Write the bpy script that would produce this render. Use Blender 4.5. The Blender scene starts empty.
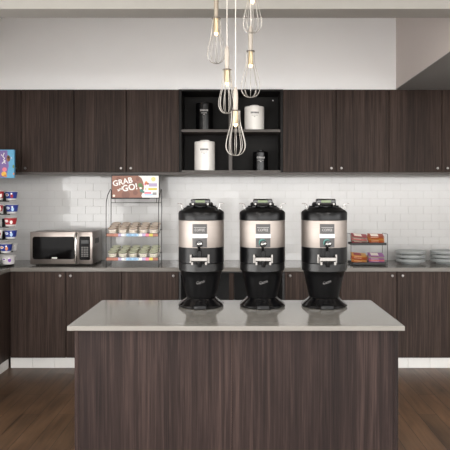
import bpy, bmesh, math, random
from mathutils import Vector, Matrix
random.seed(7)
C = bpy.context.scene.collection
PI = math.pi
F, CX, CY, CZ = 588.0, 238.0, 199.0, 1.53          # camera focal length in pixels, vanishing point, eye height

def X(px, D): return (px - CX) * D / F
def Z(py, D): return CZ - (py - CY) * D / F

# ------------------------------------------------------------------ materials
def lin(c):
    c /= 255.0
    return c / 12.92 if c <= 0.04045 else ((c + 0.055) / 1.055) ** 2.4
def rgb(r, g, b): return (lin(r), lin(g), lin(b), 1.0)

def mat(name, col, rough=0.5, metal=0.0, spec=0.5, trans=0.0, emit=None, estr=0.0, noise=0.0, nscale=40.0, coat=0.0):
    m = bpy.data.materials.new(name); m.use_nodes = True
    nt = m.node_tree; b = nt.nodes['Principled BSDF']
    b.inputs['Base Color'].default_value = col
    b.inputs['Roughness'].default_value = rough
    b.inputs['Metallic'].default_value = metal
    b.inputs['Specular IOR Level'].default_value = spec
    b.inputs['Transmission Weight'].default_value = trans
    b.inputs['Coat Weight'].default_value = coat
    if emit:
        b.inputs['Emission Color'].default_value = emit
        b.inputs['Emission Strength'].default_value = estr
    if noise:
        n = nt.nodes.new('ShaderNodeTexNoise'); n.inputs['Scale'].default_value = nscale; n.inputs['Detail'].default_value = 3
        g = nt.nodes.new('ShaderNodeNewGeometry')
        nt.links.new(g.outputs['Position'], n.inputs['Vector'])
        mp = nt.nodes.new('ShaderNodeMapRange')
        mp.inputs['To Min'].default_value = 1 - noise; mp.inputs['To Max'].default_value = 1 + noise
        nt.links.new(n.outputs['Fac'], mp.inputs['Value'])
        mx = nt.nodes.new('ShaderNodeVectorMath'); mx.operation = 'SCALE'
        mx.inputs[0].default_value = col[:3]
        nt.links.new(mp.outputs['Result'], mx.inputs['Scale'])
        nt.links.new(mx.outputs['Vector'], b.inputs['Base Color'])
    return m

def wood(name, dark, mid, light, rough=0.5, seed=0.0):
    m = bpy.data.materials.new(name); m.use_nodes = True
    nt = m.node_tree; N = nt.nodes; L = nt.links; b = N['Principled BSDF']
    g = N.new('ShaderNodeNewGeometry')
    def noise(sx, sy, sz, det, rg=0.6, dist=0.0):
        mp = N.new('ShaderNodeMapping'); mp.inputs['Scale'].default_value = (sx, sy, sz)
        mp.inputs['Location'].default_value = (seed, seed * 2, seed * 3)
        L.new(g.outputs['Position'], mp.inputs['Vector'])
        n = N.new('ShaderNodeTexNoise'); n.inputs['Scale'].default_value = 1.0
        n.inputs['Detail'].default_value = det; n.inputs['Roughness'].default_value = rg
        n.inputs['Distortion'].default_value = dist
        L.new(mp.outputs['Vector'], n.inputs['Vector']); return n
    a = noise(46, 46, 1.0, 5, 0.65, 0.8)
    f = noise(190, 190, 3.0, 3, 0.7)
    w = noise(4.5, 4.5, 0.5, 2)
    m1 = N.new('ShaderNodeMath'); m1.operation = 'MULTIPLY_ADD'; m1.inputs[1].default_value = 0.45; L.new(f.outputs['Fac'], m1.inputs[0])
    m2 = N.new('ShaderNodeMath'); m2.operation = 'MULTIPLY_ADD'; m2.inputs[1].default_value = 0.6; L.new(a.outputs['Fac'], m2.inputs[0])
    m3 = N.new('ShaderNodeMath'); m3.operation = 'MULTIPLY'; m3.inputs[1].default_value = 0.35; L.new(w.outputs['Fac'], m3.inputs[0])
    L.new(m3.outputs[0], m2.inputs[2]); L.new(m2.outputs[0], m1.inputs[2])
    r = N.new('ShaderNodeValToRGB'); e = r.color_ramp.elements
    e[0].position = 0.52; e[0].color = dark; e[1].position = 0.92; e[1].color = light
    k = e.new(0.70); k.color = mid
    L.new(m1.outputs[0], r.inputs['Fac']); L.new(r.outputs['Color'], b.inputs['Base Color'])
    b.inputs['Roughness'].default_value = rough; b.inputs['Specular IOR Level'].default_value = 0.14
    bp = N.new('ShaderNodeBump'); bp.inputs['Strength'].default_value = 0.12; bp.inputs['Distance'].default_value = 0.002
    L.new(f.outputs['Fac'], bp.inputs['Height']); L.new(bp.outputs['Normal'], b.inputs['Normal'])
    return m

def plank_floor(name):
    m = bpy.data.materials.new(name); m.use_nodes = True
    nt = m.node_tree; N = nt.nodes; L = nt.links; b = N['Principled BSDF']
    g = N.new('ShaderNodeNewGeometry')
    sp = N.new('ShaderNodeSeparateXYZ'); L.new(g.outputs['Position'], sp.inputs[0])
    cb = N.new('ShaderNodeCombineXYZ'); L.new(sp.outputs['Y'], cb.inputs['X']); L.new(sp.outputs['X'], cb.inputs['Y'])
    br = N.new('ShaderNodeTexBrick'); br.offset = 0.37; br.offset_frequency = 2
    br.inputs['Color1'].default_value = rgb(72, 55, 40); br.inputs['Color2'].default_value = rgb(102, 76, 54)
    br.inputs['Mortar'].default_value = rgb(28, 20, 15)
    br.inputs['Scale'].default_value = 1.0; br.inputs['Mortar Size'].default_value = 0.0022
    br.inputs['Mortar Smooth'].default_value = 0.2; br.inputs['Brick Width'].default_value = 1.15; br.inputs['Row Height'].default_value = 0.128
    L.new(cb.outputs[0], br.inputs['Vector'])
    def nz(sx, sy, det):
        mp = N.new('ShaderNodeMapping'); mp.inputs['Scale'].default_value = (sx, sy, 1)
        L.new(g.outputs['Position'], mp.inputs['Vector'])
        n = N.new('ShaderNodeTexNoise'); n.inputs['Scale'].default_value = 1; n.inputs['Detail'].default_value = det; n.inputs['Distortion'].default_value = 0.6
        L.new(mp.outputs['Vector'], n.inputs['Vector']); return n
    n1 = nz(30, 2.2, 5); n2 = nz(5, 1.6, 3)
    ad = N.new('ShaderNodeMath'); ad.operation = 'ADD'; L.new(n1.outputs['Fac'], ad.inputs[0]); L.new(n2.outputs['Fac'], ad.inputs[1])
    mr = N.new('ShaderNodeMapRange'); mr.inputs['From Min'].default_value = 0.55; mr.inputs['From Max'].default_value = 1.45
    mr.inputs['To Min'].default_value = 0.35; mr.inputs['To Max'].default_value = 1.7
    L.new(ad.outputs[0], mr.inputs['Value'])
    vm = N.new('ShaderNodeVectorMath'); vm.operation = 'SCALE'
    L.new(br.outputs['Color'], vm.inputs[0]); L.new(mr.outputs['Result'], vm.inputs['Scale'])
    L.new(vm.outputs['Vector'], b.inputs['Base Color'])
    b.inputs['Roughness'].default_value = 0.42
    bp = N.new('ShaderNodeBump'); bp.inputs['Strength'].default_value = 0.25; bp.inputs['Distance'].default_value = 0.003; bp.invert = True
    L.new(br.outputs['Fac'], bp.inputs['Height']); L.new(bp.outputs['Normal'], b.inputs['Normal'])
    return m

def brushed(name, col, rough, axis='Z'):
    m = mat(name, col, rough, 1.0)
    nt = m.node_tree; N = nt.nodes; L = nt.links; b = N['Principled BSDF']
    g = N.new('ShaderNodeNewGeometry'); mp = N.new('ShaderNodeMapping')
    mp.inputs['Scale'].default_value = (8, 8, 600) if axis == 'X' else (500, 500, 6)
    L.new(g.outputs['Position'], mp.inputs['Vector'])
    n = N.new('ShaderNodeTexNoise'); n.inputs['Scale'].default_value = 1; n.inputs['Detail'].default_value = 2
    L.new(mp.outputs['Vector'], n.inputs['Vector'])
    mr = N.new('ShaderNodeMapRange'); mr.inputs['To Min'].default_value = rough - 0.08; mr.inputs['To Max'].default_value = rough + 0.12
    L.new(n.outputs['Fac'], mr.inputs['Value']); L.new(mr.outputs['Result'], b.inputs['Roughness'])
    return m

M = {}
M['wood'] = wood('cabinet_wood', rgb(30, 22, 18), rgb(50, 39, 34), rgb(79, 64, 57))
M['island_wood'] = wood('island_wood', rgb(18, 12, 12), rgb(34, 25, 23), rgb(61, 48, 44), seed=5.3)
M['dark_panel'] = mat('charcoal_panel', rgb(19, 17, 16), 0.6, spec=0.22, noise=0.12, nscale=15)
M['black_panel'] = mat('cubby_panel', rgb(28, 27, 27), 0.6, noise=0.1, nscale=15)
M['edge'] = mat('shelf_edge', rgb(65, 59, 55), 0.5, noise=0.1)
M['under'] = mat('cabinet_underside', rgb(135, 129, 124), 0.5, noise=0.04)
M['floor'] = plank_floor('plank_floor')
M['paint'] = mat('wall_paint', rgb(242, 242, 242), 0.7, noise=0.012, nscale=6)
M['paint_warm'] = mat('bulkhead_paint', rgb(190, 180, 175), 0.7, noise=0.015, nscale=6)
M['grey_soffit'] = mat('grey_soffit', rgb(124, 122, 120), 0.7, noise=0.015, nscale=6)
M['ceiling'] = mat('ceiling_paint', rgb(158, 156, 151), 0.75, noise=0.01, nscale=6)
M['tile'] = mat('glazed_tile', rgb(179, 178, 177), 0.07, spec=0.42, noise=0.02, nscale=5)
M['grout'] = mat('grout', rgb(171, 169, 166), 0.9, noise=0.04)
M['base_tile'] = mat('baseboard_tile', rgb(210, 208, 205), 0.25, noise=0.02)
M['quartz'] = mat('quartz', rgb(115, 112, 107), 0.11, noise=0.05, nscale=90)
M['quartz_back'] = mat('quartz_counter', rgb(109, 105, 100), 0.16, noise=0.05, nscale=90)
M['chrome'] = mat('chrome', rgb(205, 202, 199), 0.18, 1.0, noise=0.03)
M['nickel'] = mat('nickel', rgb(132, 128, 125), 0.36, 1.0, noise=0.03)
M['guard_steel'] = mat('guard_steel', rgb(138, 135, 132), 0.33, 1.0, noise=0.03)
M['steel'] = brushed('urn_steel', rgb(160, 152, 146), 0.55, 'X')
M['oven_steel'] = brushed('oven_steel', rgb(135, 127, 122), 0.3, 'X')
M['black_gloss'] = mat('black_gloss', rgb(7, 7, 8), 0.16, noise=0.05)
M['black'] = mat('black_plastic', rgb(5, 5, 6), 0.30, spec=0.22, noise=0.08)
M['black_mid'] = mat('black_band', rgb(14, 14, 14), 0.3, spec=0.35, noise=0.08)
M['black_matte'] = mat('black_matte', rgb(20, 19, 19), 0.55, noise=0.08)
M['wire'] = mat('black_wire', rgb(32, 30, 29), 0.45, noise=0.06)
M['glass_dark'] = mat('dark_glass', rgb(8, 7, 7), 0.06, spec=0.04, noise=0.05)
M['grey_rack'] = mat('oven_interior_mark', rgb(78, 74, 71), 0.4, noise=0.05)
M['lcd'] = mat('lcd', rgb(83, 95, 65), 0.3, emit=rgb(99, 115, 76), estr=0.05)
M['clear'] = mat('clear_plastic', rgb(205, 205, 203), 0.12, trans=0.75, noise=0.02)
M['label_grey'] = mat('label_grey', rgb(56, 54, 54), 0.4, noise=0.03)
M['white'] = mat('white_print', rgb(236, 234, 230), 0.5, noise=0.01)
M['text_grey'] = mat('grey_print', rgb(150, 148, 146), 0.5, noise=0.01)
M['logo_grey'] = mat('logo_grey', rgb(108, 106, 105), 0.5, noise=0.01)
M['text_dark'] = mat('dark_print', rgb(62, 60, 60), 0.5, noise=0.01)
M['teal'] = mat('teal_disc', rgb(44, 98, 92), 0.35, noise=0.03)
M['ceramic_white'] = mat('white_ceramic', rgb(233, 230, 225), 0.16, noise=0.01)
M['ceramic_black'] = mat('black_ceramic', rgb(7, 7, 8), 0.2, spec=0.3, noise=0.05)
M['plate'] = mat('grey_stoneware', rgb(139, 142, 141), 0.3, noise=0.04)
M['whisk_wire'] = mat('whisk_wire', rgb(172, 168, 162), 0.3, 0.5, noise=0.02)
M['whisk_steel'] = mat('whisk_steel', rgb(128, 120, 112), 0.28, 0.9, noise=0.03)
M['handle_cream'] = mat('whisk_handle', rgb(170, 162, 152), 0.4, noise=0.03)
M['handle_grey'] = mat('whisk_handle_grey', rgb(150, 140, 126), 0.4, 0.3, noise=0.03)
M['brass'] = mat('brass_socket', rgb(186, 166, 134), 0.32, 0.8, noise=0.03)
M['bulb'] = mat('bulb', rgb(255, 225, 170), 0.3, emit=rgb(255, 214, 150), estr=1.8)
M['cord'] = mat('cord', rgb(222, 217, 210), 0.5, noise=0.02)
def flat(n, r, g, b, ro=0.45): M[n] = mat(n, rgb(r, g, b), ro, noise=0.03, nscale=60)
for n, c in dict(brown=(138, 91, 73), brown2=(118, 74, 60), cream=(238, 229, 217), leafgreen=(92, 122, 70), tealgreen=(62, 122, 112),
                 paleyellow=(214, 208, 140), orange=(226, 142, 92), lilac=(176, 160, 192), yellow=(206, 190, 72), pink=(222, 120, 140), red=(160, 32, 40),
                 blue=(28, 48, 132), skyblue=(88, 156, 192), purple=(116, 94, 150), cup_white=(196, 194, 192), violet=(118, 62, 160), foodbrown=(118, 74, 46), gold=(232, 184, 70),
                 tan=(214, 198, 182), olive=(196, 198, 172), rim_shade_brown=(112, 80, 62), rim_shade_olive=(88, 92, 62), strip_orange=(160, 104, 82), packred=(146, 52, 62), packpink=(204, 110, 110), packorange=(186, 104, 46), packgold=(196, 146, 78),
                 packpurple=(148, 92, 150), packgrey=(160, 152, 136), packrust=(160, 72, 46), salmon=(176, 112, 92), lightblue=(170, 200, 226)).items():
    flat(n, *c)

# ------------------------------------------------------------------ mesh builder
class MB:
    """collects shapes (each with a material) into ONE mesh object"""
    def __init__(s): s.bm = bmesh.new(); s.mats = []
    def mi(s, m):
        m = M[m] if isinstance(m, str) else m
        if m not in s.mats: s.mats.append(m)
        return s.mats.index(m)
    def add(s, tb, m, smooth=False, fn=None):
        i = s.mi(m); mp = {}
        for v in tb.verts:
            mp[v] = s.bm.verts.new(fn(v.co) if fn else v.co)
        for f in tb.faces:
            try: nf = s.bm.faces.new([mp[v] for v in f.verts])
            except ValueError: continue
            nf.material_index = i; nf.smooth = smooth
        tb.free(); return s
    def box(s, x0, x1, y0, y1, z0, z1, m, bev=0.0, seg=1, fn=None):
        tb = bmesh.new(); bmesh.ops.create_cube(tb, size=1)
        for v in tb.verts:
            v.co = Vector(((x0 + x1) / 2 + v.co.x * (x1 - x0), (y0 + y1) / 2 + v.co.y * (y1 - y0), (z0 + z1) / 2 + v.co.z * (z1 - z0)))
        if bev: bmesh.ops.bevel(tb, geom=list(tb.edges), offset=bev, segments=seg, affect='EDGES', profile=0.5)
        return s.add(tb, m, seg > 1, fn)
    def lathe(s, prof, m, c=(0, 0, 0), seg=40, smooth=True, fn=None, sx=1, sy=1, cap=True, phase=0.0):
        tb = bmesh.new(); rings = []
        for r, z in prof:
            rings.append([tb.verts.new((c[0] + sx * r * math.cos(2 * PI * k / seg + phase), c[1] + sy * r * math.sin(2 * PI * k / seg + phase), c[2] + z)) for k in range(seg)])
        for a, b in zip(rings, rings[1:]):
            for k in range(seg):
                tb.faces.new((a[k], a[(k + 1) % seg], b[(k + 1) % seg], b[k]))
        if cap:
            if prof[0][0] > 1e-6: tb.faces.new(list(reversed(rings[0])))
            if prof[-1][0] > 1e-6: tb.faces.new(rings[-1])
        bmesh.ops.remove_doubles(tb, verts=tb.verts, dist=1e-6)
        return s.add(tb, m, smooth, fn)
    def tube(s, pts, r, m, seg=8, closed=False, smooth=True):
        pts = [Vector(p) for p in pts]; n = len(pts); tb = bmesh.new(); rings = []
        t0 = (pts[1] - pts[0]).normalized()
        u = t0.orthogonal().normalized()
        for i in range(n):
            if closed: t = (pts[(i + 1) % n] - pts[i - 1]).normalized()
            elif i == 0: t = t0
            elif i == n - 1: t = (pts[-1] - pts[-2]).normalized()
            else: t = ((pts[i + 1] - pts[i]).normalized() + (pts[i] - pts[i - 1]).normalized()).normalized()
            u = (u - t * u.dot(t))
            u = u.normalized() if u.length > 1e-6 else t.orthogonal().normalized()
            w = t.cross(u)
            rr = r[i] if isinstance(r, (list, tuple)) else r
            rings.append([tb.verts.new(pts[i] + rr * (math.cos(2 * PI * k / seg) * u + math.sin(2 * PI * k / seg) * w)) for k in range(seg)])
        for i in range(n if closed else n - 1):
            a, b = rings[i], rings[(i + 1) % n]
            for k in range(seg): tb.faces.new((a[k], a[(k + 1) % seg], b[(k + 1) % seg], b[k]))
        if not closed: tb.faces.new(list(reversed(rings[0]))); tb.faces.new(rings[-1])
        return s.add(tb, m, smooth)
    def prism(s, pts, y0, y1, m, fn=None):
        """outline in x,z pulled from y0 (front) to y1 (back)"""
        tb = bmesh.new()
        a = [tb.verts.new((p[0], y0, p[1])) for p in pts]; b = [tb.verts.new((p[0], y1, p[1])) for p in pts]
        tb.faces.new(a); tb.faces.new(list(reversed(b)))
        for k in range(len(pts)):
            j = (k + 1) % len(pts); tb.faces.new((a[j], a[k], b[k], b[j]))
        bmesh.ops.recalc_face_normals(tb, faces=tb.faces)
        return s.add(tb, m, False, fn)
    def disc(s, x, z, rx, rz, y0, y1, m, n=20, fn=None):
        return s.prism([(x + rx * math.cos(2 * PI * k / n), z + rz * math.sin(2 * PI * k / n)) for k in range(n)], y0, y1, m, fn)
    def text(s, t, size, m, place, shear=0.0, xs=1.0, depth=0.0004, bold=0.0, align='CENTER'):
        """place maps (u, v, w) -> point; u right, v up, w out of the surface"""
        cu = bpy.data.curves.new('lettering', 'FONT'); cu.body = t; cu.size = size; cu.align_x = align; cu.align_y = 'CENTER'
        cu.shear = shear; cu.extrude = depth; cu.offset = bold; cu.resolution_u = 3
        ob = bpy.data.objects.new('lettering', cu); C.objects.link(ob)
        dg = bpy.context.evaluated_depsgraph_get(); dg.update()
        me = bpy.data.meshes.new_from_object(ob.evaluated_get(dg))
        tb = bmesh.new(); tb.from_mesh(me)
        bpy.data.objects.remove(ob); bpy.data.curves.remove(cu); bpy.data.meshes.remove(me)
        return s.add(tb, m, False, lambda c: place(c.x * xs, c.y, c.z + depth))
    def build(s, name, parent=None, loc=(0, 0, 0), rot=(0, 0, 0), normals=True, angle=35):
        bm = s.bm
        if normals: bmesh.ops.recalc_face_normals(bm, faces=bm.faces)
        me = bpy.data.meshes.new(name); bm.to_mesh(me); bm.free()
        for m in s.mats: me.materials.append(m)
        me.set_sharp_from_angle(angle=math.radians(angle))
        o = bpy.data.objects.new(name, me); C.objects.link(o)
        o.location = loc; o.rotation_euler = rot
        if parent: o.parent = parent
        return o

def tag(o, label, cat, group=None):
    o['label'] = label; o['category'] = cat
    if group: o['group'] = group
    return o
def thing(name, label, cat, loc, group=None, rot=(0, 0, 0)):
    o = bpy.data.objects.new(name, None); C.objects.link(o); o.empty_display_size = 0.05
    o.location = loc; o.rotation_euler = rot
    return tag(o, label, cat, group)
def struct(o): o['kind'] = 'structure'; return o
def dup(root, loc, label, rot=None):
    r = root.copy(); C.objects.link(r); r.location = loc; r['label'] = label
    if rot is not None: r.rotation_euler = rot
    for ch in list(root.children):
        c = ch.copy(); C.objects.link(c); c.parent = r
        for g in list(ch.children):
            d = g.copy(); C.objects.link(d); d.parent = c
    return r

# ------------------------------------------------------------------ the room
YW, YB, YC, YU, YS = 5.93, 5.30, 5.275, 5.60, 5.63
ZT, ZK = 0.914, 0.097                                # counter top, cabinet underside
ZU0, ZU1 = Z(172.2, YU), Z(89.3, YU)                 # wall cabinets
XL = -2.70
b = MB(); b.box(-2.7, 6.2, -3.6, 6.05, -0.06, 0, 'floor'); struct(b.build('floor'))
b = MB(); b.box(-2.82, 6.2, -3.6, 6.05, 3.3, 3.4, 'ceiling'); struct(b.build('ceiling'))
b = MB(); b.box(-2.82, XL, -3.6, 6.05, 0, 3.3, 'paint'); struct(b.build('wall_left'))
b = MB(); b.box(3.402, 3.5, 2.6, 6.05, 0, 3.3, 'paint'); struct(b.build('wall_right'))
# back wall: grout bed with individually set, very slightly tilted glazed tiles
b = MB(); b.box(XL, 3.4, YW + 0.0030, 6.05, 0, 3.3, 'grout')
th, tw, g = 0.0775, 0.155, 0.0014
row = 0; z = ZT + 0.0008
while z < ZU0 + 0.03:
    z1 = min(z + th, ZU0 + 0.05)
    x = XL + (0 if row % 2 else -tw / 2)
    while x < 3.3:
        xa, xb = max(x, XL) + g / 2, x + tw - g / 2
        if xb > xa + 0.01:
            sg_ = 0.009 if x < -0.6 else 0.003
            tx, tz, k = random.gauss(0, sg_), random.gauss(0, sg_), random.uniform(-0.0002, 0.0002)
            cxm, czm = (xa + xb) / 2, (z + z1) / 2
            tb = bmesh.new(); bmesh.ops.create_cube(tb, size=1)
            for v in tb.verts:
                front = v.co.y < 0; ins = 0.0005 if front else 0
                v.co = Vector((cxm + v.co.x * (xb - xa - 2 * ins), YW + 0.005 if not front else YW, czm + v.co.z * (z1 - z - g - 2 * ins)))
                if front: v.co.y += (v.co.x - cxm) * tx + (v.co.z - czm) * tz + k
            b.add(tb, 'tile')
        x += tw
    z += th; row += 1
struct(b.build('wall_back'))
# soffit over the wall cabinets, beam across the ceiling, bulkhead on the right
b = MB(); b.box(XL, 3.4, YS, YW + 0.003, ZU1 + 0.002, 3.3, 'paint'); struct(b.build('ceiling_soffit'))
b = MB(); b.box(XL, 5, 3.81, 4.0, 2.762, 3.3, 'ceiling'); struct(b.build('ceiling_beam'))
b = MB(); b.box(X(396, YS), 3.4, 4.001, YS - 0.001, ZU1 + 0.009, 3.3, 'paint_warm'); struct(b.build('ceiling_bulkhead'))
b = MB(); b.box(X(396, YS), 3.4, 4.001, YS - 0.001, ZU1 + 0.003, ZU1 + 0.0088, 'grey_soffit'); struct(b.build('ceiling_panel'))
# tiled toe kicks
def kick(name, along, a0, a1, c0, c1):
    b = MB(); t = 0.20; a = a0
    while a < a1 - 1e-6:
        e = min(a + t, a1)
        if along == 'x': b.box(a + 0.001, e - 0.001, c0, c1, 0.0, ZK - 0.002, 'base_tile', 0.0012)
        else: b.box(c0, c1, a + 0.001, e - 0.001, 0.0, ZK - 0.002, 'base_tile', 0.0012)
        a = e
    struct(b.build(name))
kick('baseboard_back', 'x', -2.06, 2.20, 5.325, 5.335)
kick('baseboard_left', 'y', 3.6, 5.32, -2.085, -2.075)
# rail under the wall cabinets
b = MB(); b.box(-2.6, 2.45, 5.60, 5.618, ZU0 - 0.024, ZU0 - 0.002, 'edge', 0.001); struct(b.build('trim_1'))

# ------------------------------------------------------------------ cabinets
def knob(parent, x, y, z, axis='y'):
    b = MB()
    prof = [(0.0, -0.026), (0.010, -0.025), (0.0125, -0.020), (0.011, -0.014), (0.006, -0.010), (0.0055, 0.0)]
    if axis == 'y': fn = lambda c: Vector((x + c.x, y + c.z, z + c.y))
    else: fn = lambda c: Vector((x - c.z, y + c.x, z + c.y))
    b.lathe(prof, 'nickel', seg=16, fn=fn)
    o = b.build('knob', parent); o['label'] = 'small round metal knob'
    return o

def cabinet(name, label, x0, x1, yf, yb, z0, z1, doors, knob_z, cat='cabinet', xb=None, under=False, group=None):
    """doors: list of (xa, xb, knob side)"""
    xe = xb if xb else x1
    cx = (x0 + xe) / 2
    t = thing(name, label, cat, (cx, yf, z0), group)
    b = MB(); b.box(x0 - cx + 0.0005, xe - cx - 0.0005, 0.0215, yb - yf, 0.0, z1 - z0, 'wood')
    if under: b.box(x0 - cx + 0.004, xe - cx - 0.004, 0.025, yb - yf - 0.002, -0.0012, 0.001, 'under')
    b.build('body', t)
    for xa, xb_, side in doors:
        b = MB(); b.box(xa - cx + 0.0033, xb_ - cx - 0.0033, 0.0, 0.0195, 0.0015, z1 - z0 - 0.003, 'wood', 0.0012)
        d = b.build('door', t)
        kx = (xb_ - 0.047) if side == 'R' else (xa + 0.047)
        knob(d, kx - cx, 0.0, knob_z - z0)
    return t
U = [X(p, YU) for p in (-32, 21, 74, 126.3, 179, 283, 336, 389, 442, 495)]
kz = Z(168.3, YU)
cabinet('wall_cabinet', 'dark wood two-door wall cabinet in the left corner, above the cereal cup stand', U[0], U[2], YU, YW - 0.004, ZU0, ZU1,
        [(U[0], U[1], 'R'), (U[1], U[2], 'L')], kz, under=True)
cabinet('wall_cabinet', 'dark wood two-door wall cabinet directly above the GRAB AND GO sign', U[2], U[4], YU, YW - 0.004, ZU0, ZU1,
        [(U[2], U[3], 'R'), (U[3], U[4], 'L')], kz, under=True)
cabinet('wall_cabinet', 'dark wood two-door wall cabinet directly right of the open canister shelves', U[5], U[7], YU, YW - 0.004, ZU0, ZU1,
        [(U[5], U[6], 'R'), (U[6], U[7], 'L')], kz, under=True)
cabinet('wall_cabinet', 'dark wood two-door wall cabinet under the grey bulkhead, above the stacked plates', U[7], U[9], YU, YW - 0.004, ZU0, ZU1,
        [(U[7], U[8], 'R'), (U[8], U[9], 'L')], kz, under=True)
# open shelf unit
sx0, sx1 = U[4], U[5]; scx = (sx0 + sx1) / 2; sh = ZU1 - ZU0
t = thing('open_shelf_unit', 'open dark wall shelf unit of four cubbies holding black and white canisters', 'shelf', (scx, YU, ZU0))
hw = (sx1 - sx0) / 2; dep = YW - 0.004 - YU
zs0, zs1 = Z(132.0, YU) - ZU0, Z(129.3, YU) - ZU0
for sg in (-1, 1):
    b = MB(); b.box(min(sg * (hw - 0.0005), sg * (hw - 0.024)), max(sg * (hw - 0.0005), sg * (hw - 0.024)), 0.0, dep, 0, sh, 'dark_panel', 0.001); b.build('side_panel', t)
b = MB(); b.box(-hw + 0.0245, hw - 0.0245, 0.0, dep, sh - 0.018, sh, 'dark_panel', 0.001); b.build('top_panel', t)
b = MB(); b.box(-hw + 0.0245, hw - 0.0245, 0.0, dep, -0.001, 0.018, 'edge', 0.001); b.build('bottom_panel', t)
b = MB(); b.box(-hw + 0.0245, hw - 0.0245, dep - 0.012, dep, 0.0185, sh - 0.0185, 'dark_panel')
b.lathe([(0.007, 0), (0.006, 0.004), (0, 0.005)], 'white', seg=12, fn=lambda c: Vector((X(273, 5.9) - scx + c.x, dep - 0.012 - c.z, Z(100.3, 5.9) - ZU0 + c.y)))
b.build('back_panel', t)
b = MB(); b.box(-hw + 0.0245, hw - 0.0245, 0.002, dep - 0.0125, zs0, zs1, 'edge', 0.001); b.build('shelf', t)
vx0, vx1 = X(228.7, YU) - scx, X(232.2, YU) - scx
b = MB(); b.box(vx0, vx1, 0.003, dep - 0.0125, 0.0185, zs0 - 0.0005, 'edge', 0.001); b.build('divider', t)
b = MB(); b.box(vx0, vx1, 0.003, dep - 0.0125, zs1 + 0.0005, sh - 0.0185, 'edge', 0.001); b.build('divider', t)
shelf_z, bottom_z = ZU0 + zs1, ZU0 + 0.018

L = [X(p, YB) for p in (10, 66, 121.7, 178.8, 284.7, 341, 397, 453)]
ZB1 = ZT - 0.037
kz = Z(275.5, YB)
cabinet('base_cabinet', 'dark wood two-door base cabinet below the microwave', L[0], L[2], YB, YW - 0.01, ZK, ZB1, [(L[0], L[1], 'R'), (L[1], L[2], 'L')], kz)
cabinet('base_cabinet', 'dark wood single-door base cabinet below the snack cup rack', L[2], L[3], YB, YW - 0.01, ZK, ZB1, [(L[2], L[3], 'R')], kz)
cabinet('base_cabinet', 'dark wood single-door base cabinet behind the rightmost coffee urn', L[4], L[5], YB, YW - 0.01, ZK, ZB1, [(L[4], L[5], 'L')], kz)
cabinet('base_cabinet', 'dark wood two-door base cabinet below the packet rack and plates', L[5], L[7], YB, YW - 0.01, ZK, ZB1,
        [(L[5], L[6], 'R'), (L[6], L[7], 'L')], kz, xb=2.20)
# open base unit behind the urns
ox0, ox1 = L[3], L[4]; ocx = (ox0 + ox1) / 2; oh = ZB1 - ZK; ohw = (ox1 - ox0) / 2; od = YW - 0.01 - YB
t = thing('open_base_unit', 'open dark base unit with two black cubbies behind the coffee urns', 'cabinet', (ocx, YB, ZK))
for sg in (-1, 1):
    b = MB(); b.box(min(sg * (ohw - 0.0005), sg * (ohw - 0.02)), max(sg * (ohw - 0.0005), sg * (ohw - 0.02)), 0.0, od, 0, oh, 'black_panel', 0.001); b.build('side_panel', t)
b = MB(); b.box(-ohw + 0.0205, ohw - 0.0205, 0.0, od, 0, 0.02, 'black_panel', 0.001); b.build('bottom_panel', t)
b = MB(); b.box(-ohw + 0.0205, ohw - 0.0205, 0.01, od, oh - 0.015, oh, 'black_panel', 0.001); b.build('top_panel', t)
b = MB(); b.box(-ohw + 0.0205, ohw - 0.0205, od - 0.012, od, 0.0205, oh - 0.0155, 'black_panel'); b.build('back_panel', t)
b = MB(); b.box(X(229, YB) - ocx, X(233.8, YB) - ocx, 0.001, od - 0.0125, 0.0205, oh - 0.0155, 'wood', 0.001); b.build('divider', t)
# left run, doors face +x
t = thing('base_cabinet', 'dark wood base cabinet along the left wall, under the cereal cup stand', 'cabinet', (-2.38, 4.5, ZK))
b = MB(); b.box(-0.318, 0.3035, -0.9, 0.795, 0, oh, 'wood'); b.box(-0.318, 0.300, 0.796, YW - 0.01 - 4.5, 0, oh, 'wood'); b.build('body', t)
ys = [-0.9, -0.335, 0.23, 0.792]
for i in range(3):
    b = MB(); b.box(0.3055, 0.325, ys[i] + 0.002, ys[i + 1] - 0.002, 0.0015, oh - 0.003, 'wood', 0.0012)
    d = b.build('door', t); knob(d, 0.325, ys[i] + 0.05, kz - ZK, 'x')
# L-shaped worktop
b = MB()
tb = bmesh.new()
pts = [(XL + 0.003, 3.58), (-2.04, 3.58), (-2.04, YC), (2.22, YC), (2.22, YW - 0.006), (XL + 0.003, YW - 0.006)]
fa = tb.faces.new([tb.verts.new((p[0], p[1], ZB1 + 0.001)) for p in pts])
r = bmesh.ops.extrude_face_region(tb, geom=[fa])
for v in r['geom']:
    if isinstance(v, bmesh.types.BMVert): v.co.z = ZT
bmesh.ops.bevel(tb, geom=list(tb.edges), offset=0.002, segments=1, affect='EDGES')
b.add(tb, 'quartz_back')
tag(b.build('countertop'), 'grey stone worktop running in an L along the back and left walls', 'countertop')

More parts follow.
